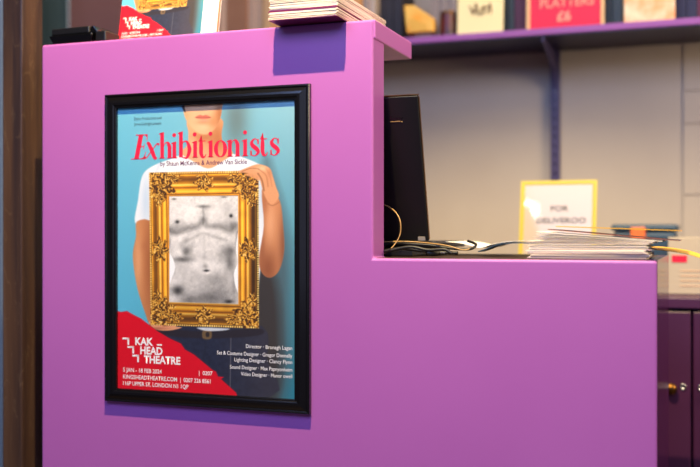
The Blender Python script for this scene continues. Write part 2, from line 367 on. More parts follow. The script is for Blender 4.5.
    sh(line([(203, 208), (203.5, 216), (203, 224)], 1, 1.2), -36); sh(line([(168, 229), (176, 233), (188, 228), (198, 225.5), (202, 219)], 2.4, 3.2), -58)
    sh(line([(205, 219), (208, 225.5), (220, 226.5), (230, 230), (236, 224)], 2.2, 3.2), -54); sh(g(174, 229, 7, 5), -44); sh(g(232, 226, 5, 8), -44); sh(g(226, 210, 6, 10), -22)
    sh(line([(186, 241), (196, 236), (204, 233), (214, 236), (226, 240)], 1.2, 2), -42); sh(g(204, 230, 10, 4), 16)
    sh(line([(186, 238), (181, 246), (186, 254)], 2, 3), -40); sh(g(180, 238, 7, 5, .5), 14)
    sh(g(187, 250, 4, 5), -74); sh(g(182, 259, 9, 2.6), -78); sh(g(180, 251, 5, 4), 20); sh(g(230, 250, 6, 6), -66); sh(g(230, 262, 4, 8), -66); sh(g(222, 254, 6, 8), -28)
    sh(g(204, 250, 16, 10), 6); sh(line([(193, 242), (191, 256), (195, 260)], 1, 2.5), -24); sh(line([(204, 236), (204.5, 250), (204, 262)], 1.2, 2.4), -22)
    sh(line([(188, 260), (197, 256), (208, 258), (220, 262)], 1.5, 3), -16); sh(g(212, 266, 10, 8), 22); sh(g(196, 264, 9, 7), 16)
    sh(g(205.5, 265.5, 2.6, 2.4), -56); sh(g(206.5, 270.2, 2.6, 1.1), -150); sh(g(207, 272.5, 5, 1.5), 24)
    sh(g(178, 290, 5.5, 4.5), -104); sh(g(174, 280, 7, 6), 16); sh(g(216, 279, 11, 7), -34); sh(g(210, 298, 18, 8), -62); sh(g(222, 290, 8, 6), -18); sh(g(194, 288, 7, 9), 8)
    sh(g(229, 301, 4, 2), -100); sh(g(172, 298, 5, 5), 20); sh(g(234, 284, 2, 16), -26); sh(g(188, 300, 8, 5), -40)
    sh(g(177.3, 221.3, 2, 1.7), -140); sh(g(231, 215.3, 1.7, 1.7), -150); sh(g(174, 198.5, 2, .9), -110); sh(g(224, 196.5, 3, .8), -80)
    sh(g(238, 240, 2, 10), -90); sh(g(169, 240, 1.5, 8), -70); sh(fbm(.35, 40)-.5, 26); sh(vnoise(x*1.6, y*1.6, 44)-.5, 12)
    fade = np.clip((y-236)/50, 0, 1)*30
    T = np.clip(T-fade, 18, 250); tc = np.stack([T, T*.98, T*.955], -1)
    C[:] = C*(1-(wm*body)[..., None])+tc*(wm*body)[..., None]
    lay(line([(169.2, 195.6), (238.2, 195)], .5, .4), (120, 76, 20), .8); lay(line([(169.2, 301.8), (238.4, 303.9)], .6, .4), (250, 214, 120), .8)
    # right hand over the corner
    hn = mask([(238, 171.5), (245, 168), (256, 164), (263, 164.5), (270, 168), (273, 176), (276, 186), (279, 196), (272, 204), (266, 198), (262, 187), (259, 178), (252, 174), (246, 172.5)], .6)
    lay(hn, (226, 160, 112)); lay(hn*g(262, 168, 6, 3), (250, 204, 160), .8); lay(line([(242, 171), (251, 167.8), (259, 168.5)], .7, .5), (156, 92, 56), .75)
    lay(line([(259, 169), (266, 175), (268, 186)], .9, .9), (176, 106, 70), .7); lay(line([(258, 173), (262, 180), (264, 190)], 1.2, .8), (130, 76, 44), .8)
    lay(hn*g(270, 172, 2.5, 6), (200, 130, 90), .6); lay(line([(266, 168), (270, 176), (272, 186)], .8, .8), (196, 122, 84), .6)
    lay(mask([(245, 174), (252, 172.5), (259, 176), (259, 180), (252, 177)], .6), (226, 158, 108), .9)
    # red corner
    R = [(112, 309), (121, 311.5), (127, 310.5), (133, 314), (141, 318), (150, 325), (158, 331), (170, 338), (181, 343), (185, 349), (194, 354), (205, 363), (212, 369), (216, 371), (218, 376), (224, 376.5), (221, 378.5), (226, 383), (236, 392), (240, 402), (108, 398)]
    lay(mask(R, .5, False), (220, 4, 32))
    return np.clip(C, 0, 255)
def make_print_mesh(name, paint, nx=390, nz=560):
    X = np.linspace(PX0, PX1, nx); Z = np.linspace(PZ0, PZ1, nz); XX, ZZ = np.meshgrid(X, Z)
    dy = PY-CY; f = -CS*XX+CC*dy; r = CC*XX+CS*dy
    C = paint(350+FP*r/f, 233-FP*(ZZ-CZ)/f)/255
    L = np.where(C <= .04045, C/12.92, ((C+.055)/1.055)**2.4)
    me = bpy.data.meshes.new(name)
    co = np.stack([XX-PX0, np.zeros_like(XX), ZZ-PZ0], -1).reshape(-1, 3).astype('f')
    i = (np.arange(nz-1)[:, None]*nx+np.arange(nx-1)[None, :]).ravel(); q = np.stack([i, i+1, i+nx+1, i+nx], 1).astype('i')
    # thin backing sheet: four outer corners pushed back
    me.vertices.add(len(co)+4); me.vertices.foreach_set('co', np.concatenate([co, np.array([(0, .0003, 0), (PX1-PX0, .0003, 0), (PX1-PX0, .0003, PZ1-PZ0), (0, .0003, PZ1-PZ0)], 'f')]).ravel())
    n0 = len(co); q = np.concatenate([q, np.array([[n0, n0+3, n0+2, n0+1]], 'i')])
    me.loops.add(q.size); me.loops.foreach_set('vertex_index', q.ravel()); me.polygons.add(len(q)); me.polygons.foreach_set('loop_start', np.arange(len(q), dtype='i')*4)
    me.update(calc_edges=True); a = me.color_attributes.new('ink', 'FLOAT_COLOR', 'POINT')
    cc = np.ones((n0+4, 4), 'f'); cc[:n0, :3] = L.reshape(-1, 3); a.data.foreach_set('color', cc.ravel()); me.materials.append(M['print']); me.validate()
    return me

# lettering of the title, drawn as thick-and-thin strokes. x in sheet measure, y above the baseline
def title_mesh():
    bm = bmesh.new(); KX = lambda x: wp(x, 157, PY).x
    Z0 = wp(200, 157.0, PY).z; SY = .00213
    def band(P, W, n=6):
        Q = crom([(p[0], p[1], w) for p, w in zip(P, W)], n); L = []; Rr = []
        for k in range(len(Q)):
            a, b = Q[max(k-1, 0)], Q[min(k+1, len(Q)-1)]; dx, dy = b[0]-a[0], b[1]-a[1]; l = math.hypot(dx, dy)+1e-9
            nx_, ny_ = -dy/l*Q[k][2]/2, dx/l*Q[k][2]/2
            L.append((Q[k][0]+nx_, Q[k][1]+ny_)); Rr.append((Q[k][0]-nx_, Q[k][1]-ny_))
        L = [bm.verts.new((KX(a), 0, Z0+b*SY)) for a, b in L]; Rr = [bm.verts.new((KX(a), 0, Z0+b*SY)) for a, b in Rr]
        for k in range(len(L)-1): bm.faces.new((L[k], L[k+1], Rr[k+1], Rr[k]))
    def dot(cx, cy, r):
        bm.faces.new([bm.verts.new((KX(cx+r*math.cos(a*PI/8)), 0, Z0+(cy+r*math.sin(a*PI/8))*SY)) for a in range(16)])
    def poly(P): bm.faces.new([bm.verts.new((KX(a), 0, Z0+b*SY)) for a, b in P])
    def stem(x, y0, y1, w=3.7, foot=True, flag=True):
        poly([(x-w/2, y0), (x+w/2, y0), (x+w/2, y1), (x-w/2, y1-.9)])
        if foot: poly([(x-w/2-1.1, y0), (x+w/2+1.1, y0), (x+w/2+1, y0+.6), (x+w/2, y0+1), (x-w/2, y0+1), (x-w/2-1, y0+.6)])
        if flag: poly([(x-w/2-1.3, y1-1.5), (x+w/2, y1), (x-w/2+.5, y1-2.4), (x-w/2-1.2, y1-2.2)])
    # E (slanted)
    poly([(134.2, 0), (138.7, 0), (143.4, 24.5), (139, 24.5)]); poly([(131.4, 0), (144.3, 0), (144.5, .9), (131.6, .9)]); poly([(136, 23.6), (147.6, 23.6), (147.8, 24.5), (136.2, 24.5)])
    poly([(147.0, 24), (147.8, 24.3), (147.3, 18.6), (146.6, 18.6)]); poly([(143.2, .5), (144.4, .5), (146.4, 7.2), (145.7, 7.2)]); poly([(138, 12), (144, 12), (144.2, 12.8), (138.2, 12.8)]); poly([(143.3, 9.6), (144.0, 9.6), (144.9, 15.3), (144.3, 15.3)])
    poly([(141, .5), (144.4, .5), (145, 3)]); poly([(144.6, 24), (147.6, 24), (147, 21.5)])
    # x (slanted)
    band([(147, 15), (148.6, 15.4), (152, 8), (155, .8), (157, 1.4)], [1, 3.2, 3.8, 3.2, .8]); band([(158.4, 14), (156.8, 14.6), (151.5, 7.6), (146.4, 1.2), (144.6, 1.6)], [1.4, .9, .9, .9, 1.4]); dot(158.4, 14.3, 1.2); dot(144.8, 1.6, 1.2)
    def arch(x0, x1, top=16.2):
        band([(x0+.8, 11.5), (x0+2.8, 15), (x0+5.2, top-.7), (x1-1.1, top-2.2), (x1, 11.5), (x1, 8), (x1, 0)], [.5, .8, 1.9, 3.2, 3.7, 3.7, 3.7]); poly([(x1-2.5, 0), (x1+2.5, 0), (x1+2.4, .7), (x1-2.4, .7)])
    stem(162.2, 0, 26); arch(162.6, 169.6)
    for x in (174.4, 195.2, 210.8, 245.2): stem(x, 0, 16.4)
    for x in (174.3, 194.8, 210.5, 245.1): dot(x, 22.6, 1.95)
    # b
    stem(181, .8, 26, foot=False); band([(181, 13), (184, 15.8), (187.2, 15.4), (189.6, 8), (187.2, .6), (184, .3), (181, 1.6)], [.6, 1, 2.3, 3.9, 2.3, 1, .8])
    def tt(x):
        band([(x, 21), (x, 12), (x, 4.5), (x+1.2, .9), (x+3.4, .5), (x+5, 3)], [.8, 3.7, 3.7, 2.8, 1.3, .7]); poly([(x-2.6, 15.4), (x+4.4, 15.4), (x+4.4, 16.2), (x-2.4, 16.2)]); poly([(x-2.6, 15.6), (x+.5, 21.6), (x+1, 15.6)])
    tt(201.2); tt(262.6)
    # o
    cx, rx_, ry_ = 220.6, 4.6, 7.6
    pts = [(cx+rx_*math.cos(a*PI/12), 7.9+ry_*math.sin(a*PI/12)) for a in range(25)]; band(pts, [.9+3.1*abs(math.cos(a*PI/12))**1.6 for a in range(25)], 3)
    stem(229.9, 0, 16.4); arch(230.3, 237.6)
    def ss(x, w=8.4):
        band([(x+w*.86, 11.6), (x+w*.8, 14.9), (x+w*.45, 16), (x+w*.12, 12.6), (x+w*.3, 9.5), (x+w*.72, 6.6), (x+w*.92, 3.6), (x+w*.55, .3), (x+w*.15, 1), (x+w*.04, 4.8)], [.7, .8, 1.1, 3.1, 4, 4, 3.1, 1.1, .8, .7])
        poly([(x+w*.98, 11), (x+w*.98, 16), (x+w*.8, 15.4), (x+w*.82, 11)]); poly([(x-.2, 5.2), (x-.2, .1), (x+w*.16, .8), (x+w*.14, 5.2)])
    ss(250.6); ss(270.6)
    me = bpy.data.meshes.new('title_lettering'); bmesh.ops.recalc_face_normals(bm, faces=bm.faces); bm.to_mesh(me); bm.free(); me.materials.append(M['pink_ink']); return me

fr = thing('framed_poster', (-.978, -.0005, .591), 'black framed play poster of a person holding an ornate gold frame, hung on counter front', 'framed poster')
O = Vector(fr.location)
FX0, FX1, FZ0, FZ1 = -1.2215, -.7490, .5905, 1.2440
def frame_bm(x0, x1, z0, z1, prof, wl=1, wr=1, wb=1, wt=1):
    bm = bmesh.new(); loops = []
    for d, h in prof:
        loops.append([bm.verts.new((a, -h, b)) for a, b in ((x0+d*wl, z0+d*wb), (x1-d*wr, z0+d*wb), (x1-d*wr, z1-d*wt), (x0+d*wl, z1-d*wt))])
    loops.append(loops[0])
    for A, B in zip(loops, loops[1:]):
        for k in range(4): bm.faces.new((A[k], A[(k+1) % 4], B[(k+1) % 4], B[k]))
    return bm
prof = [(0, 0), (0, .0095), (.0012, .0115), (.003, .0122), (.005, .0115), (.006, .0108), (.008, .0118), (.012, .0138), (.016, .0148), (.020, .0146), (.0225, .0136), (.0232, .0128), (.0250, .0126), (.0262, .0118), (.0266, .0100), (.0266, .0)]
bm = frame_bm(FX0, FX1, FZ0, FZ1, prof, 1.14, 1.2, 1.09, 1.18); bmesh.ops.translate(bm, verts=bm.verts, vec=-O); obj('frame', bm, M['black'], fr)
bm = bx(FX0+.012, FX1-.012, -.0042, -.0004, FZ0+.012, FZ1-.012); bmesh.ops.translate(bm, verts=bm.verts, vec=-O); obj('backing_board', bm, M['cardboard'], fr)
pm = make_print_mesh('poster', paint)
def lettering(parent):
    """all printed lines as children of the sheet; built in world places, moved into sheet space"""
    S = Vector((PX0, PY, PZ0)); out = []
    def T(name, body, m, x0, x1, y, h, bold=0):
        a = wp(x0, y, PY); b = wp(x1, y, PY); o = text(name, body, m, None, a.x-S.x, b.x-S.x, a.z-S.z, h, -.0003, bold); return o
    tm = title_mesh(); t = link('title_lettering', tm, parent); t.location = (-S.x, -.0004, -S.z)
    out.append(t)
    grp = lambda name, m, L: out.append(merge_meshes(name, L, m, parent))
    grp('presenter_lines', M['dark_ink'], [T('a', 'Ziplus Productions and', M['dark_ink'], 134, 161.5, 119.8, .0066), T('a', 'James Seabright present', M['dark_ink'], 134, 161.5, 125.2, .0066)])
    grp('byline', M['byline_ink'], [T('a', 'by Shaun McKenna & Andrew Van Sickle', M['byline_ink'], 160.5, 247, 165.5, .0098, .008)])
    w = M['white_print']
    R = [('Director · Bronagh Lagan', 246, 346.6), ('Set & Costume Designer · Gregor Donnelly', 217, 353.2), ('Lighting Designer · Clancy Flynn', 234.5, 360), ('Sound Designer · Max Papnyonheim', 230, 367.3), ('Video Designer · Manor owell', 241, 374.2)]
    L = []
    for s, x0, y in R: L.append(T('a', s, w, x0, 292.3, y+1.3-.6*(292-x0)/60, .0078, .006))
    grp('credit_lines', w, L)
    grp('theatre_name', w, [T('a', 'KAK', w, 135.3, 153.2, 344.2, .0158, .035), T('a', 'HEAD', w, 140.3, 162.6, 353.3, .0158, .035), T('a', 'THEATRE', w, 144, 180.4, 362.2, .0158, .035)])
    for k in range(3):
        bm = bmesh.new(); x, y = 122.6+k*4.9, 337.0+k*8.6
        for (a, b, c, d) in ((x, x+6.6, y, y+1.8), (x+4.9, x+6.6, y, y+7.4)):
            P = [wp(a, d, PY), wp(b, d, PY), wp(b, c, PY), wp(a, c, PY)]
            bm.faces.new([bm.verts.new((p.x-S.x, -.0003, p.z-S.z)) for p in P])
        bmesh.ops.remove_doubles(bm, verts=bm.verts, dist=.0002); out.append(obj('step_mark', bm, w, parent))
    # accent bar over the last letter of the second line
    bm = bmesh.new(); P = [wp(157, 345.0, PY), wp(162, 345.3, PY), wp(162, 343.8, PY), wp(157, 343.5, PY)]; bm.faces.new([bm.verts.new((p.x-S.x, -.0003, p.z-S.z)) for p in P])
    out.append(obj('accent_bar', bm, w, parent))
    grp('venue_lines', w, [T('a', '5 JAN - 18 FEB 2024', w, 123.2, 161.8, 371, .0088, .012), T('a', 'KINGSHEADTHEATRE.COM  |  0207 226 8561', w, 123.2, 210.6, 377.9, .0088, .012), T('a', '116P UPPER ST, LONDON N1 1QP', w, 123.2, 188.4, 384.4, .0088, .012), T('a', '|  0207', w, 199, 212.5, 374.2, .0084, .012)])
    return out
ps = link('poster', pm, fr, Vector((PX0, PY, PZ0))-O)
parts = lettering(ps)
bm = bx(PX0+.002, PX1-.002, -.0082, -.0072, PZ0+.002, PZ1-.002); bmesh.ops.translate(bm, verts=bm.verts, vec=-O); obj('glass_pane', bm, M['glass'], fr)

# ------------------------------------------------------------------ small standing poster on the ledge
ZTT = ZT+.0008
x0, x1 = wp(117, 35, .10).x, wp(217, 25, .10).x
st = thing('poster_standee', ((x0+x1)/2, .10, ZTT), 'small upright copy of the gold frame poster standing on the ledge', 'poster stand', rot=(0, 0, 0))
wS = x1-x0; sc = (wS-.026)/(PX1-PX0)
tilt = math.radians(-11)
Rm = Matrix.Rotation(tilt, 4, 'X')
bm = bx(-wS/2, wS/2, .0015, .0045, 0, .315); bmesh.ops.transform(bm, matrix=Rm, verts=bm.verts); obj('card', bm, M['paper'], st, bevel=.0006)
bm = bmesh.new(); prism(bm, [(.004, .2), (.09, .0), (.093, .0), (.007, .2)], 'x', -.03, .03); obj('easel_back', bm, M['cardboard'], st)
bm = bx(wS/2-.004, wS/2, -.0005, .0015, 0, .315); bmesh.ops.transform(bm, matrix=Rm, verts=bm.verts); obj('card_edge', bm, M['cardboard'], st)
s2 = link('poster', pm, st, Rm @ Vector((-wS/2, -.0002, .012)), (tilt, 0, 0)); s2.scale = (sc*.93, 1, sc)
for p in parts:
    if p.name.startswith('credit'): continue
    c = p.copy(); COL.objects.link(c); c.parent = s2

# ------------------------------------------------------------------ card terminal on the ledge
a = wp(58.5, 39, .05); b = wp(118, 34, .05)
tm_ = thing('card_terminal', ((a.x+b.x)/2, .052, ZTT), 'black card reader lying flat on the ledge beside the small poster', 'card reader', rz=-.03)
hw = (b.x-a.x)/2
def term(L0, L1, z0, z1, y0, y1, tx=.006):
    bm = bmesh.new(); vs = box(bm, -L0, L1, y0, y1, z0, z1)
    for v in vs[:4]: v.co.x *= .86; v.co.y *= .9
    return bm
obj('base_shell', term(hw, hw*.5, 0, .021, -.04, .045), M['black_gloss'], tm_, bevel=.003)
obj('top_shell', bx(-hw*.93, hw*.36, -.036, .042, .0212, .037), M['black_plastic'], tm_, bevel=.003)
bm = bmesh.new(); prism(bm, [(hw*.36, .0212), (hw*.36, .037), (hw*.46, .038), (hw*.62, .0212)], 'y', -.03, .04); obj('paper_roll_cover', bm, M['black_gloss'], tm_, bevel=.0015)
obj('connector', bx(hw*.56, hw*.9, -.035, .02, .0, .024), M['black_plastic'], tm_, bevel=.003)
bm = bmesh.new()
for i in range(3):
    for j in range(4): box(bm, -hw*.5+i*.016, -hw*.5+i*.016+.011, -.028+j*.014, -.028+j*.014+.009, .037, .0383)
obj('keypad', bm, M['black_gloss'], tm_)

# ------------------------------------------------------------------ leaflets
def leaflet_mesh(name, w, d, t, cov, edge=None, bend=0, n=8, under=None):
    bm = bmesh.new(); rows = []
    for i in range(n+1):
        x = -w/2+w*i/n; z = bend*((i/n-.5)**2)*4
        rows.append([bm.verts.new((x, y, z+zz)) for y, zz in ((-d/2, 0), (d/2, 0), (d/2, t), (-d/2, t))])
    for A, B in zip(rows, rows[1:]):
        for k in range(4):
            f = bm.faces.new((A[k], B[k], B[(k+1) % 4], A[(k+1) % 4])); f.material_index = {0: 2, 1: 1, 2: 0, 3: 1}[k]
    for r in (rows[0], rows[-1]): bm.faces.new(r).material_index = 1
    bmesh.ops.recalc_face_normals(bm, faces=bm.faces)
    me = bpy.data.meshes.new(name); bm.to_mesh(me); bm.free()
    for q in (cov, edge or M['cream'], under or cov): me.materials.append(q)
    return me
M['edge_tan'] = mat('tan_paper_edge', (206, 170, 140), .8); M['edge_pink'] = mat('pinkish_paper_edge', (222, 190, 186), .8)
# upper pile, overhanging the ledge front
cx = (-.8189-.6769)/2; wd = .6769-.8189; wd = .1425
kinds = [leaflet_mesh('leaflet', wd, .295, .00145, M['maroon'], M[e], bend=.0) for e in ('cream', 'cream', 'edge_tan', 'cream', 'maroon', 'edge_pink')]
z = ZTT+.0002
for i in range(34):
    if i == 0: me = leaflet_mesh('leaflet', wd, .295, .00145, M['navy'], M['maroon'], under=M['maroon'])
    else: me = kinds[[0, 1, 2, 0, 5, 1, 0, 2, 1, 0, 0, 2, 1, 0, 1, 5][i % 16] if i < 11 else (4 if i in (11, 12, 13) else 0)]
    lf = link('leaflet', me, None, (cx+random.uniform(-.0012, .0012), -.0485+.1475+random.uniform(-.0012, .0012)+(.0002*i if i > 2 else 0), z), (0, 0, random.uniform(-.012, .012)))
    if i == 0: lb = 'maroon leaflet at the bottom of the thick pile overhanging the counter ledge'
    elif i == 33: lb = 'top leaflet of the thick pile overhanging the counter ledge'
    else: lb = 'leaflet in the middle of the thick pile overhanging the high counter ledge'
    tag(lf, lb, 'leaflet', 'leaflets piled on the high ledge'); z += .0015
# lower pile on the desk
def stick(name, xl, yl, xr, yr, Yc, cov, edge, label, d=.14, t=.0014, rz=0):
    a, b = wp(xl, yl, Yc), wp(xr, yr, Yc); v = b-a; w = v.length
    me = leaflet_mesh(name, w, d, t, cov, edge, bend=0)
    o = link(name, me, None, (a+b)/2+Vector((0, d/2, 0)), (0, -math.atan2(v.z, v.x), rz)); tag(o, label, 'flyer', 'flyers piled on the low desk'); return o
me0 = {k: leaflet_mesh('flyer', .212, .148, .0014, M[k], M[e]) for k, e in (('paper', 'cream'), ('slate', 'edge_pink'), ('navy', 'cream'))}
z = ZL+.0012
for i in range(16):
    me = me0[['paper', 'slate', 'paper', 'navy', 'paper'][i % 5]]
    lf = link('flyer', me, None, (-.2165+random.uniform(-.0065, .0055)+(.003 if i > 9 else 0), .1+random.uniform(-.004, .004), z), (0, 0, random.uniform(-.02, .02)))
    tag(lf, 'bottom flyer of the loose pile on the low desk' if i == 0 else 'flyer in the straight lower half of the pile on the low desk', 'flyer', 'flyers piled on the low desk'); z += .00154
for k in range(8):
    j = random.uniform(-2, 2)
    stick('flyer', 527+k*1.6+j*1.5, 243.4-k*1.42, 648+k*1.2+j, 244.2-k*.45, .03, M['slate' if k in (1, 5) else 'paper'], M['edge_pink' if k in (1, 4) else 'cream'], 'thin flyer in the fanned upper half of the pile on the low desk', t=.0006)
# the slipped flyers that stick out to the right on top
stick('flyer', 556, 226.2, 680, 230.5, .045, M['rust'], M['gold_print'], 'topmost flyer sliding off right with gold tipped end')
stick('flyer', 548, 229.2, 679, 240.5, .04, M['slate'], M['rust'], 'tilted brownish flyer sticking out under the topmost one')
stick('flyer', 536, 231.5, 662, 241.2, .03, M['paper'], M['cream'], 'pale flyer sloping down right below the brownish one')
# curled flyer poking beyond the right end of the desk
def curled():
    bm = bmesh.new(); P = [wp(x, y, .12) for x, y in ((640, 251.5), (650, 249.5), (662, 250), (676, 251.8), (690, 254.5), (702, 258.5), (712, 263))]
    P = crom([tuple(p) for p in P], 4); A = []
    for p in P: A.append([bm.verts.new((p[0], p[1]+dy, p[2]+dz)) for dy, dz in ((0, 0), (.12, .004), (.12, .0052), (0, .0012))])
    for a, b in zip(A, A[1:]):
        for k in range(4): bm.faces.new((a[k], b[k], b[(k+1) % 4], a[(k+1) % 4]))
    bm.faces.new(A[0]); bm.faces.new(A[-1]); return bm
tag(obj('flyer', curled(), M['gold_print']), 'curled golden flyer poking out past the right end of the desk', 'flyer')

# ------------------------------------------------------------------ laptop seen from behind
YL = .17
bl = wp(430, 239.5, YL); 
lt = thing('laptop', (bl.x-.17, YL, ZL+.019), 'black laptop seen from behind with its lid open on the low desk', 'laptop')
def lp(x, y, Y): p = wp(x, y, Y)-Vector(lt.location); return p
tp = math.atan2(.075, .27)
lidw = .36; Hh = .302; zz = bl.z-(ZL+.019)
def lid():
    bm = bmesh.new(); box(bm, -.19, .17, -.010, .0, 0, Hh); return bm
lo = obj('lid', lid(), M['black_plastic'], lt, (0, 0, zz), (tp, 0, 0), bevel=.003, seg=3)
bm = bx(-.19, .17, -.0095, .001, Hh+.0002, Hh+.0016); obj('lid_top_edge', bm, M['brass'], lo)
bm = bx(.1702, .1712, -.008, -.002, .004, Hh-.004); obj('lid_side_edge', bm, M['brass'], lo)
def logo():
    t = text('logo', 'Sony', M['black'], None, .108, .136, Hh-.048, .0085, -.0112, .02); t.parent = lo; return t
logo(); bm = bx(.109, .1295, -.0108, -.0100, Hh-.0515, Hh-.0497); box(bm, .1295, .1345, -.0108, -.0100, Hh-.0525, Hh-.0502)
obj('logo_underline', bm, M['pale_cable'], lo)
obj('base', bx(-.19, .185, .004, .25, -.001, .013), M['black_plastic'], lt, bevel=.003)
obj('hinge', bx(-.15, .14, -.004, .008, .004, .017), M['black_plastic'], lt, bevel=.003)
p = lp(412.5, 237, YL-.03); obj('sticker', bx(.148, .163, -.0112, -.0101, .002, .010), M['white_card'], lo)
dk = tag(obj('docking_box', bx(-.175, .18, -.125, .11, 0, .0155), M['black_plastic'], None, (bl.x-.20, .235, ZL+.0012), bevel=.003), 'flat black box under the laptop on the low desk', 'docking station')

# cables
def cable(P, r, m, label):
    bm = bmesh.new(); tube(bm, crom(P, 8), r); o = obj('cable', bm, m, smooth=True); tag(o, label, 'cable', 'cables beside the laptop'); return o
def W(*L): return [tuple(wp(x, y, Y)) for x, y, Y in L]
zc = ZL+.004
cable(W((378, 247, .12), (392, 243, .12), (410, 243.5, .11), (432, 245, .11), (452, 248, .11), (470, 248.5, .11), (476, 244, .13), (468, 240.5, .15)), .0028, M['cable'], 'black cable looping out furthest right of the laptop')
cable(W((380, 241.5, .13), (400, 241, .12), (422, 242, .12), (446, 245, .10), (464, 249.5, .10), (474, 246, .12)), .0013, M['pale_cable'], 'thin tan cable lying over the black ones')
cable(W((380, 252, .07), (400, 248, .07), (420, 250, .08), (440, 252, .08), (458, 252.5, .08)), .0036, M['cable'], 'thick black cable lying along the front of the desk')
cable(W((384, 204, .13), (394, 210, .11), (400, 220, .10), (400, 234, .10), (393, 246, .09), (384, 253, .08)), .0012, M['pale_cable'], 'thin cable arching up in front of the laptop lid')
cable(W((390, 250, .06), (410, 246.5, .06), (428, 249.5, .06), (444, 249, .06), (452, 253, .06)), .0032, M['cable'], 'black cable bunched beside the plug')
pg = thing('plug', wp(434, 251.5, .07)-Vector((0, 0, .002)), 'small black plug lying among the cables', 'plug', rz=.2)
bm = bmesh.new(); lathe(bm, [(.002, -.016), (.006, -.014), (.0065, 0), (.005, .008), (.003, .012)], 14, 'y'); obj('plug_body', bm, M['cable'], pg, rot=(0, 0, -1.3), smooth=True)
bm = bmesh.new(); tube(bm, [(.012, 0, 0), (.021, .003, 0)], .0015); obj('plug_pin', bm, M['steel'], pg)

# loose papers at the back of the low desk
def sheet(name, P, m, label, cat, d=.14, Y=.2, t=.0009):
    bm = bmesh.new(); C_ = crom([tuple(wp(x, y, Y)) for x, y in P], 5); A = []
    for p in C_: A.append([bm.verts.new((p[0], p[1]+dy, max(p[2]+dz, ZL+.0012+dz*0.2))) for dy, dz in ((0, 0), (d, .0), (d, t), (0, t))])
    for a, b in zip(A, A[1:]):
        for k in range(4): bm.faces.new((a[k], b[k], b[(k+1) % 4], a[(k+1) % 4]))
    bm.faces.new(A[0]); bm.faces.new(A[-1]); return tag(obj(name, bm, m), label, cat)
sheet('paper_sheet', [(445, 241.5), (458, 242.5), (470, 245), (480, 247.5), (492, 244), (506, 241.5), (524, 240.5)], M['paper'], 'creased white paper sheet lying right of the cables', 'paper', Y=.24, d=.2)
sheet('brochure', [(478, 251.5), (486, 249), (496, 245), (508, 243.2), (524, 243), (540, 243.5)], M['bluebag'], 'dark blue curled brochure between the cables and flyers', 'brochure', Y=.17, d=.06, t=.002)

# ------------------------------------------------------------------ back cabinets
CT = .788; CF = .80
def cabinet(xa, xb, label, knobside=1):
    c = thing('cabinet', ((xa+xb)/2, CF, 0), label, 'cabinet', group='cabinets along the back wall'); w = (xb-xa)/2-.001
    obj('body', bx(-w, w, .02, WB-CF-.012, .06, CT-.028), M['plum'], c, bevel=.001)
    obj('plinth', bx(-w, w, .05, WB-CF-.02, 0, .06), M['black_plastic'], c)
    d = obj('door', bx(-w+.002, w-.002, 0, .0195, .065, CT-.035), M['plum'], c, bevel=.001)
    bm = frame_bm(-w+.002, w-.002, .065, CT-.035, [(0, 0), (0, .008), (.003, .010), (.052, .010), (.058, .007), (.066, .003), (.07, 0)]); obj('door_frame', bm, M['plum'], d)
    bm = bmesh.new(); lathe(bm, [(.006, .0), (.005, -.012), (.012, -.016), (.015, -.022), (.011, -.029), (.004, -.031)], 18, 'y'); obj('knob', bm, M['brass'], d, (knobside*(w-.048), 0, .5605), smooth=True)
    bm = bmesh.new(); lathe(bm, [(.0075, -.010), (.0075, -.0125), (.0045, -.0125), (.0045, -.0115)], 18, 'y'); obj('lock', bm, M['steel'], d, (knobside*(w-.020), -.0, .5655), smooth=True)
    return c
xe = wp(692, 350, CF).x
cabinet(xe-.45, xe, 'dark plum cabinet with a round knob beside the counter end')
cabinet(xe, xe+.45, 'dark plum cabinet at the right edge, next right of the knobbed one', -1)
for k in range(2, 5): cabinet(xe-.45*k, xe-.45*(k-1), 'plum cabinet behind the counter, %s to the left of the knobbed one' % ['', '', 'first', 'second', 'third'][k])
tag(obj('worktop', bx(xe-1.8, xe+.46, CF-.015, WB-.013, CT-.027, CT), M['plum'], bevel=.003), 'dark purple worktop over the back cabinets', 'worktop')

# sign in a yellow frame
YS = .90
a, b = wp(519, 181, YS), wp(597, 181, YS)
sg = thing('sign', ((a.x+b.x)/2-.006, YS, CT+.0005), 'white delivery pickup sign with yellow border standing on the back worktop', 'sign', rot=(-.21, 0, 0))
hw = (b.x-a.x)/2; hs = (a.z-CT)*1.035
bm = bx(-hw+.012, hw-.012, .001, .003, .012, hs-.010); sp = obj('sign_sheet', bm, mat('laminated_paper', (172, 157, 142), .5, coat=1), sg); sp.data.materials[0].node_tree.nodes['Principled BSDF'].inputs['Coat Roughness'].default_value = .03
bm = frame_bm(-hw, hw, 0, hs, [(0, -.004), (0, .0005), (.009, .0005), (.012, -.0008), (.012, -.004)]); obj('yellow_border', bm, M['yellow'], sg)
text('lettering', 'FOR', M['dark_ink'], sp, wp(548, 200, YS).x-sg.location.x, wp(566, 200, YS).x-sg.location.x, wp(550, 208.5, YS).z-CT, .0155, .0005, .02)
text('lettering', 'DELIVEROO', M['dark_ink'], sp, wp(534, 200, YS).x-sg.location.x, wp(584, 200, YS).x-sg.location.x, wp(550, 221, YS).z-CT, .0155, .0005, .02)
bm = bmesh.new(); prism(bm, [(.005, .2), (.005, .19), (.075, .016), (.08, .018)], 'x', -.03, .03); obj('easel_back', bm, M['cardboard'], sg)

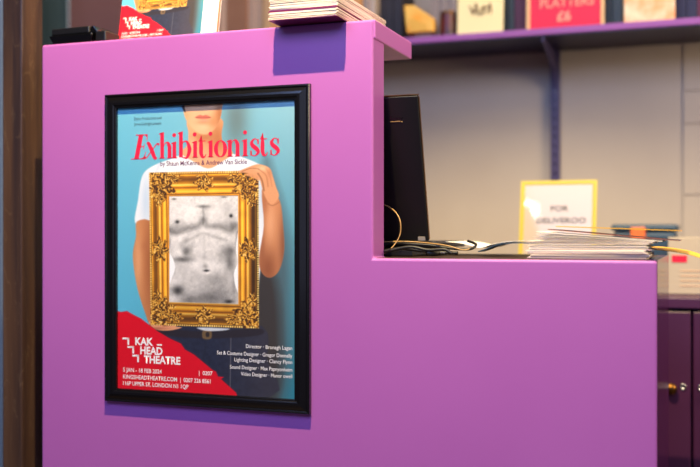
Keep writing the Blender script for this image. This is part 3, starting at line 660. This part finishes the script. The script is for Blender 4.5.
# white carton with printing at right
YB = .93
a = wp(668, 237, YB)
cb = thing('carton', (a.x+.15, YB+.09, CT+.0005), 'white cardboard carton on the worktop at the right edge', 'carton'); hh = a.z-CT
obj('body', bx(-.15, .15, -.09, .09, 0, hh), M['white_card'], cb, bevel=.002)
q = lambda x, y: (wp(x, y, YB).x-cb.location.x, wp(x, y, YB).z-CT)
(x0, z1), (x1, z0) = q(672, 255), q(687, 262)
obj('red_label', bx(x0, x1, -.0915, -.0902, z0, z1), M['red_print'], cb)
bm = bmesh.new()
for y_, xx in ((270, 720), (275, 716), (280, 722), (285, 712)):
    (x0, z1), (x1, z0) = q(680, y_), q(xx, y_+1.4); box(bm, x0, x1, -.0913, -.0902, z0, z1)
obj('printed_lines', bm, M['edge_tan'], cb)

# teal crate behind the flyers
YC = 1.12
a, b = wp(612, 224, YC), wp(676, 250, YC)
cr = thing('crate', ((a.x+b.x)/2, YC+.115, CT+.0005), 'blue plastic tub with an orange lid clip behind the flyers', 'tub'); w = (b.x-a.x)/2; h = a.z-CT
bm = bmesh.new(); vs = box(bm, -w, w, -.1, .1, 0, h-.02)
for v in vs[:4]: v.co.x *= .88; v.co.y *= .88
obj('tub', bm, M['bluebag'], cr, bevel=.012, seg=3)
obj('tub_lid', bx(-w-.004, w+.004, -.105, .105, h-.02, h), M['bluebag'], cr, bevel=.008, seg=3)
obj('clip', bx(-w*.42, w*.05, -.112, -.104, h-.045, h-.008), M['orange'], cr, bevel=.003)

# ------------------------------------------------------------------ wall shelf with its posts
SF, SZ0, SZ1 = 1.22, 1.553, 1.573
sx0 = wp(236, 40, SF).x; sx1 = .55
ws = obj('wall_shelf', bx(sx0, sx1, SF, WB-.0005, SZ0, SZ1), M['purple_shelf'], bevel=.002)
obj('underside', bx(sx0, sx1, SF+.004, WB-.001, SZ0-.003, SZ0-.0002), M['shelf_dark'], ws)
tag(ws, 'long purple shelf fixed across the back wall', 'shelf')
def upright(px, label):
    X = wp(px, 100, WB-.02).x
    u = thing('shelf_upright', (X, WB-.001, 0), label, 'shelf bracket')
    bm = bx(-.015, .015, -.02, 0, .79, 2.3); obj('rail', bm, M['violet'], u, bevel=.002)
    bm = bmesh.new()
    prism(bm, [(-.02, SZ0-.13), (-.02, SZ0-.0035), (-.27, SZ0-.0035), (-.27, SZ0-.018), (-.06, SZ0-.075)], 'x', -.004, .004); obj('bracket', bm, M['violet'], u, bevel=.001)
    bm = bmesh.new()
    for k in range(20): box(bm, -.003, .003, -.0206, -.0202, .9+k*.03, .912+k*.03)
    obj('slot', bm, M['black'], u); return u
upright(555, 'dark violet slotted rail and bracket holding up the shelf above the sign')

# items on the shelf
def book(xl, xr, top, Y, m, label, name='book', cat='book', depth=.14, group='books on the wall shelf', lean=0):
    a, b = wp(xl, top, Y), wp(xr, top, Y); w = max((b.x-a.x)/2, .004); h = a.z-SZ1
    t = thing(name, ((a.x+b.x)/2, Y, SZ1+.0004), label, cat, group=group, rot=(0, lean, 0))
    bm = bmesh.new(); box(bm, -w, w, 0, .0025, 0, h); box(bm, -w, -w+.002, .0025, depth, 0, h); box(bm, w-.002, w, .0025, depth, 0, h); obj('cover', bm, m, t, bevel=.0006)
    obj('pages', bx(-w+.0022, w-.0022, .003, depth-.004, .003, h-.003), M['cream'], t); return t
M['grey_spine'] = mat('grey_spine', (122, 112, 106), .6, noise=.3, nscale=90, rgb2=(196, 178, 160), stretch=(1, 1, .02))
M['green_spine'] = mat('dark_green_spine', (58, 72, 66), .5); M['black_spine'] = mat('black_spine', (26, 18, 20), .5); M['wine'] = mat('wine_spine', (86, 20, 46), .5); M['midnight'] = mat('midnight_spine', (30, 24, 52), .5)
k = 0
for xl, xr, m, lb in ((379.5, 385, 'black_spine', 'black book standing leftmost on the shelf, just past the ledge'), (385.5, 393, 'black_spine', 'second black book from the ledge on the shelf'), (393.5, 402, 'black_spine', 'black book touching the yellow packet on the shelf'),
                      (431, 438, 'grey_spine', 'grey book left of the dark red tin'), (438.5, 446, 'grey_spine', 'grey book behind the dark red tin'), (446.5, 456, 'grey_spine', 'grey book left of the glowing cream card'),
                      (500, 508, 'green_spine', 'dark green book right of the cream card'), (508.5, 514, 'green_spine', 'thin dark green book next to the wine red one'), (514.5, 522, 'wine', 'wine red book left of the pink price sign'), (522.5, 530, 'wine', 'wine red book behind the left edge of the pink sign'),
                      (603, 612, 'green_spine', 'grey green book right of the pink price sign'), (612.5, 622, 'green_spine', 'grey green book left of the orange picture card'), (675, 686, 'midnight', 'midnight blue book right of the orange picture card'), (686.5, 697, 'midnight', 'second midnight blue book from the orange picture card'), (697.5, 712, 'wine', 'wine red book at the right edge of the shelf')):
    book(xl, xr, -18-(k*7) % 13, 1.30, M[m], lb); k += 1
# things lying across / in front
def shelf_box(name, xl, xr, top, bot, Y, m, label, cat, d=.05, parts=None, lean=0, z=None):
    a, b = wp(xl, top, Y), wp(xr, top, Y); w = (b.x-a.x)/2; h = a.z-SZ1
    t = thing(name, ((a.x+b.x)/2, Y, SZ1+.0004), label, cat, rot=(lean, 0, 0)); obj('panel', bx(-w, w, 0, d, 0, h), m, t, bevel=.0015); return t, w, h
M['yellow_pack'] = mat('yellow_orange_packet', (250, 164, 12), .5, noise=.5, nscale=22, rgb2=(246, 206, 96))
yp = thing('snack_packet', (wp(418, 20, 1.24).x, 1.25, SZ1+.0004), 'yellow orange packet leaning on the shelf near the ledge', 'packet')
bm = bmesh.new(); A = [wp(x, y, 1.24)-Vector((wp(418, 20, 1.24).x, 1.24, SZ1)) for x, y in ((407, 33), (404, 5), (414, 5), (434, 18), (434, 31))]
prism(bm, [(p.x, max(p.z, 0)) for p in A], 'y', -.015, .02); obj('bag', bm, M['yellow_pack'], yp, bevel=.004, seg=3)
A2 = [(p.x*.6, max(p.z, 0)*.45+.012) for p in A]; bm = bmesh.new(); prism(bm, A2, 'y', -.0165, -.0148); obj('packet_label', bm, M['gold_print'], yp)
tn = thing('tin', (wp(447, 20, 1.25).x, 1.262, SZ1+.0004), 'dark red tin on the shelf left of the cream card', 'tin')
bm = bmesh.new(); lathe(bm, [(.024, 0), (.0255, .003), (.0255, .07), (.024, .073)], 24); obj('can', bm, mat('dark_red_tin', (104, 34, 28), .35, noise=.3, nscale=30, rgb2=(60, 40, 44)), tn, smooth=False)
bm = bmesh.new(); lathe(bm, [(.0245, .0732), (.0245, .079), (.022, .081)], 24); obj('tin_lid', bm, M['brass'], tn)
# flat maroon box bridging above the black books
mb = thing('flat_box', (wp(392, 4, 1.26).x, 1.26, wp(392, 6, 1.26).z), 'maroon flat box lying on top of the black books', 'box')
# cream card, painted with faint brown brush marks
t, w, h = shelf_box('display_card', 457, 503, -20, 29, 1.235, mat('cream_card', (255, 236, 170), .6), 'cream display card with dark brush lettering on the shelf', 'card', d=.004, lean=-.08)
bm = bmesh.new()
for k, (x, z_, dx, dz) in enumerate(((-.035, .09, .012, -.03), (-.022, .062, .006, .035), (-.012, .095, .004, -.04), (0, .058, .012, .03), (.012, .09, -.006, -.034), (.02, .06, .01, .035), (.03, .095, .004, -.035), (-.03, .075, .03, -.008), (.0, .078, .03, .006))):
    tube(bm, [(x, -.001, z_), (x+dx*.5+.003, -.001, z_+dz*.5), (x+dx, -.001, z_+dz)], .0022, 6)
obj('brush_marks', bm, mat('brown_ink', (120, 84, 40), .6), t)
# pink price sign
t, w, h = shelf_box('price_sign', 527, 604, -50, 21, 1.235, mat('pink_card', (230, 16, 58), .5), 'pink price sign with cream borders on the wall shelf', 'sign', d=.004, lean=-.03)
for s in (-1, 1):
    bm = bx(s*(w-.004)-.005, s*(w-.004)+.005, -.003, .001, 0, h); obj('border', bm, mat('cream_border', (246, 196, 130), .5), t)
cr_ = mat('pale_pink_ink', (250, 168, 140), .6)
mid = t.location.x; zb = lambda y: wp(565, y, 1.233).z-t.location.z
text('lettering', 'PLATTERS', cr_, t, wp(540, 5, 1.235).x-mid, wp(594, 5, 1.235).x-mid, zb(5.8), .028, -.0025, .01)
text('lettering', '£6', cr_, t, wp(557, 5, 1.235).x-mid, wp(571, 5, 1.235).x-mid, zb(20), .030, -.0025, .03)
# orange picture card
M['picture'] = mat('orange_white_picture', (250, 232, 190), .5, noise=.35, nscale=16, rgb2=(250, 140, 6))
t, w, h = shelf_box('picture_card', 624, 675, -30, 17, 1.235, M['picture'], 'orange and cream picture card on the right of the shelf', 'card', d=.004, lean=-.05)
# cardboard box left of leaflets, behind the ledge
def kraft(xl, xr, Y, top, label, m, name='cardboard_box', d=.22):
    a, b = wp(xl, 10, Y), wp(xr, 10, Y); w = (b.x-a.x)/2; t = thing(name, ((a.x+b.x)/2, Y, SZ1+.0004), label, 'box', group='boxes on the wall shelf')
    obj('box_body', bx(-w, w, 0, d, 0, top), m, t, bevel=.002); obj('tape', bx(-w*.12, w*.12, -.0008, d*.9, top*.0+.02, top+.0006), M['edge_tan'], t); return t, w
t, w = kraft(200, 247, 1.24, .2, 'brown cardboard box on the shelf between the small poster and leaflets', M['cardboard'])
t.location.x += 0
M['beige'] = mat('beige_file', (176, 148, 126), .7)
kraft(248, 262, 1.25, .24, 'beige box file on the shelf next to the cardboard box', M['beige'], 'box_file')
kraft(263, 271, 1.25, .22, 'tan box file on the shelf, right of the beige one', mat('tan_file', (200, 160, 108), .7), 'box_file')
kraft(352, 362, 1.25, .22, 'tan box file on the shelf behind the leaflet pile', mat('amber_file', (214, 150, 80), .7), 'box_file')
bpy.data.objects.remove(mb)
a, b = wp(362, 5, 1.25), wp(374.5, 5, 1.25)
kraft(363, 375, 1.25, .20, 'grey box file on the shelf left of the black books', M['grey_spine'], 'box_file')

# ------------------------------------------------------------------ light
def spot(name, loc, tgt, power, size, col, r=.02, blend=.4):
    l = bpy.data.lights.new(name, 'SPOT'); l.energy = power; l.spot_size = math.radians(size); l.spot_blend = blend; l.color = col; l.shadow_soft_size = r
    o = bpy.data.objects.new(name, l); COL.objects.link(o); o.location = loc
    o.rotation_euler = (Vector(tgt)-Vector(loc)).to_track_quat('-Z', 'Y').to_euler(); return o
def area(name, loc, tgt, power, sx, sy, col):
    l = bpy.data.lights.new(name, 'AREA'); l.energy = power; l.shape = 'RECTANGLE'; l.size = sx; l.size_y = sy; l.color = col
    o = bpy.data.objects.new(name, l); COL.objects.link(o); o.location = loc
    o.rotation_euler = (Vector(tgt)-Vector(loc)).to_track_quat('-Z', 'Y').to_euler(); return o
spot('ceiling_spotlight', (-.64, -.80, 2.87), (-.62, 0, 1.06), 470, 68, (1, .77, .36), .014, .5)
area('stage_wash_lamp', (-.5, -2.3, 2.85), (-.7, 0, 1.25), 104, 3.0, 1.6, (.34, .50, 1))
area('staff_ceiling_lamp', (-.5, .1, 3.0), (-.6, 1.4, 1.3), 34, 2.2, .8, (1, .84, .66))
area('staff_lamp', (1.45, .3, 1.8), (-.6, 1.3, 1.2), 50, .9, .9, (1, .77, .50))
area('foyer_fill', (.2, -3.3, 1.7), (-.5, 0, 1.0), 10, 3.2, 2.2, (.6, .66, 1))  # unseen low front fill, added for soft reflections; no actual window
# pendant globe hanging over the foyer; it mirrors in the laminated sign
th = .21; n_ = Vector((0, -math.cos(th), math.sin(th))); P_ = wp(527.5, 210, YS+.043); c_ = Vector((0, CY, CZ)); d_ = P_-c_; r_ = d_-2*d_.dot(n_)*n_
gp = P_+r_*1.02
pd = thing('pendant_lamp', gp, 'small white glass globe lamp hanging from the ceiling by a thin cord', 'lamp')
bm = bmesh.new(); bmesh.ops.create_uvsphere(bm, u_segments=24, v_segments=16, radius=.052); g_ = obj('globe', bm, mat('lit_opal_glass', (255, 244, 226), .4, emit=((255, 236, 214), 70)), pd, smooth=True)
bm = bmesh.new(); tube(bm, [(0, 0, .04), (0, 0, 3.2-gp.z)], .003); obj('cord', bm, M['cable'], pd)
w = bpy.data.worlds.new('world'); SC.world = w; w.use_nodes = True
w.node_tree.nodes['Background'].inputs['Color'].default_value = (.40, .42, .85, 1); w.node_tree.nodes['Background'].inputs['Strength'].default_value = .10

# ------------------------------------------------------------------ camera
cd = bpy.data.cameras.new('camera'); cam = bpy.data.objects.new('camera', cd); COL.objects.link(cam)
cam.location = (0, CY, CZ); cam.rotation_euler = (PI/2, 0, math.atan2(CS, CC)); cd.sensor_width = 36; cd.lens = FP/700*36; cd.clip_start = .02
cd.dof.use_dof = True; cd.dof.focus_distance = 1.98; cd.dof.aperture_fstop = 1.8
SC.camera = cam
SC.view_settings.view_transform = 'Standard'; SC.view_settings.look = 'None'; SC.view_settings.exposure = 0; SC.view_settings.gamma = 1; SC.view_settings.use_curve_mapping = False
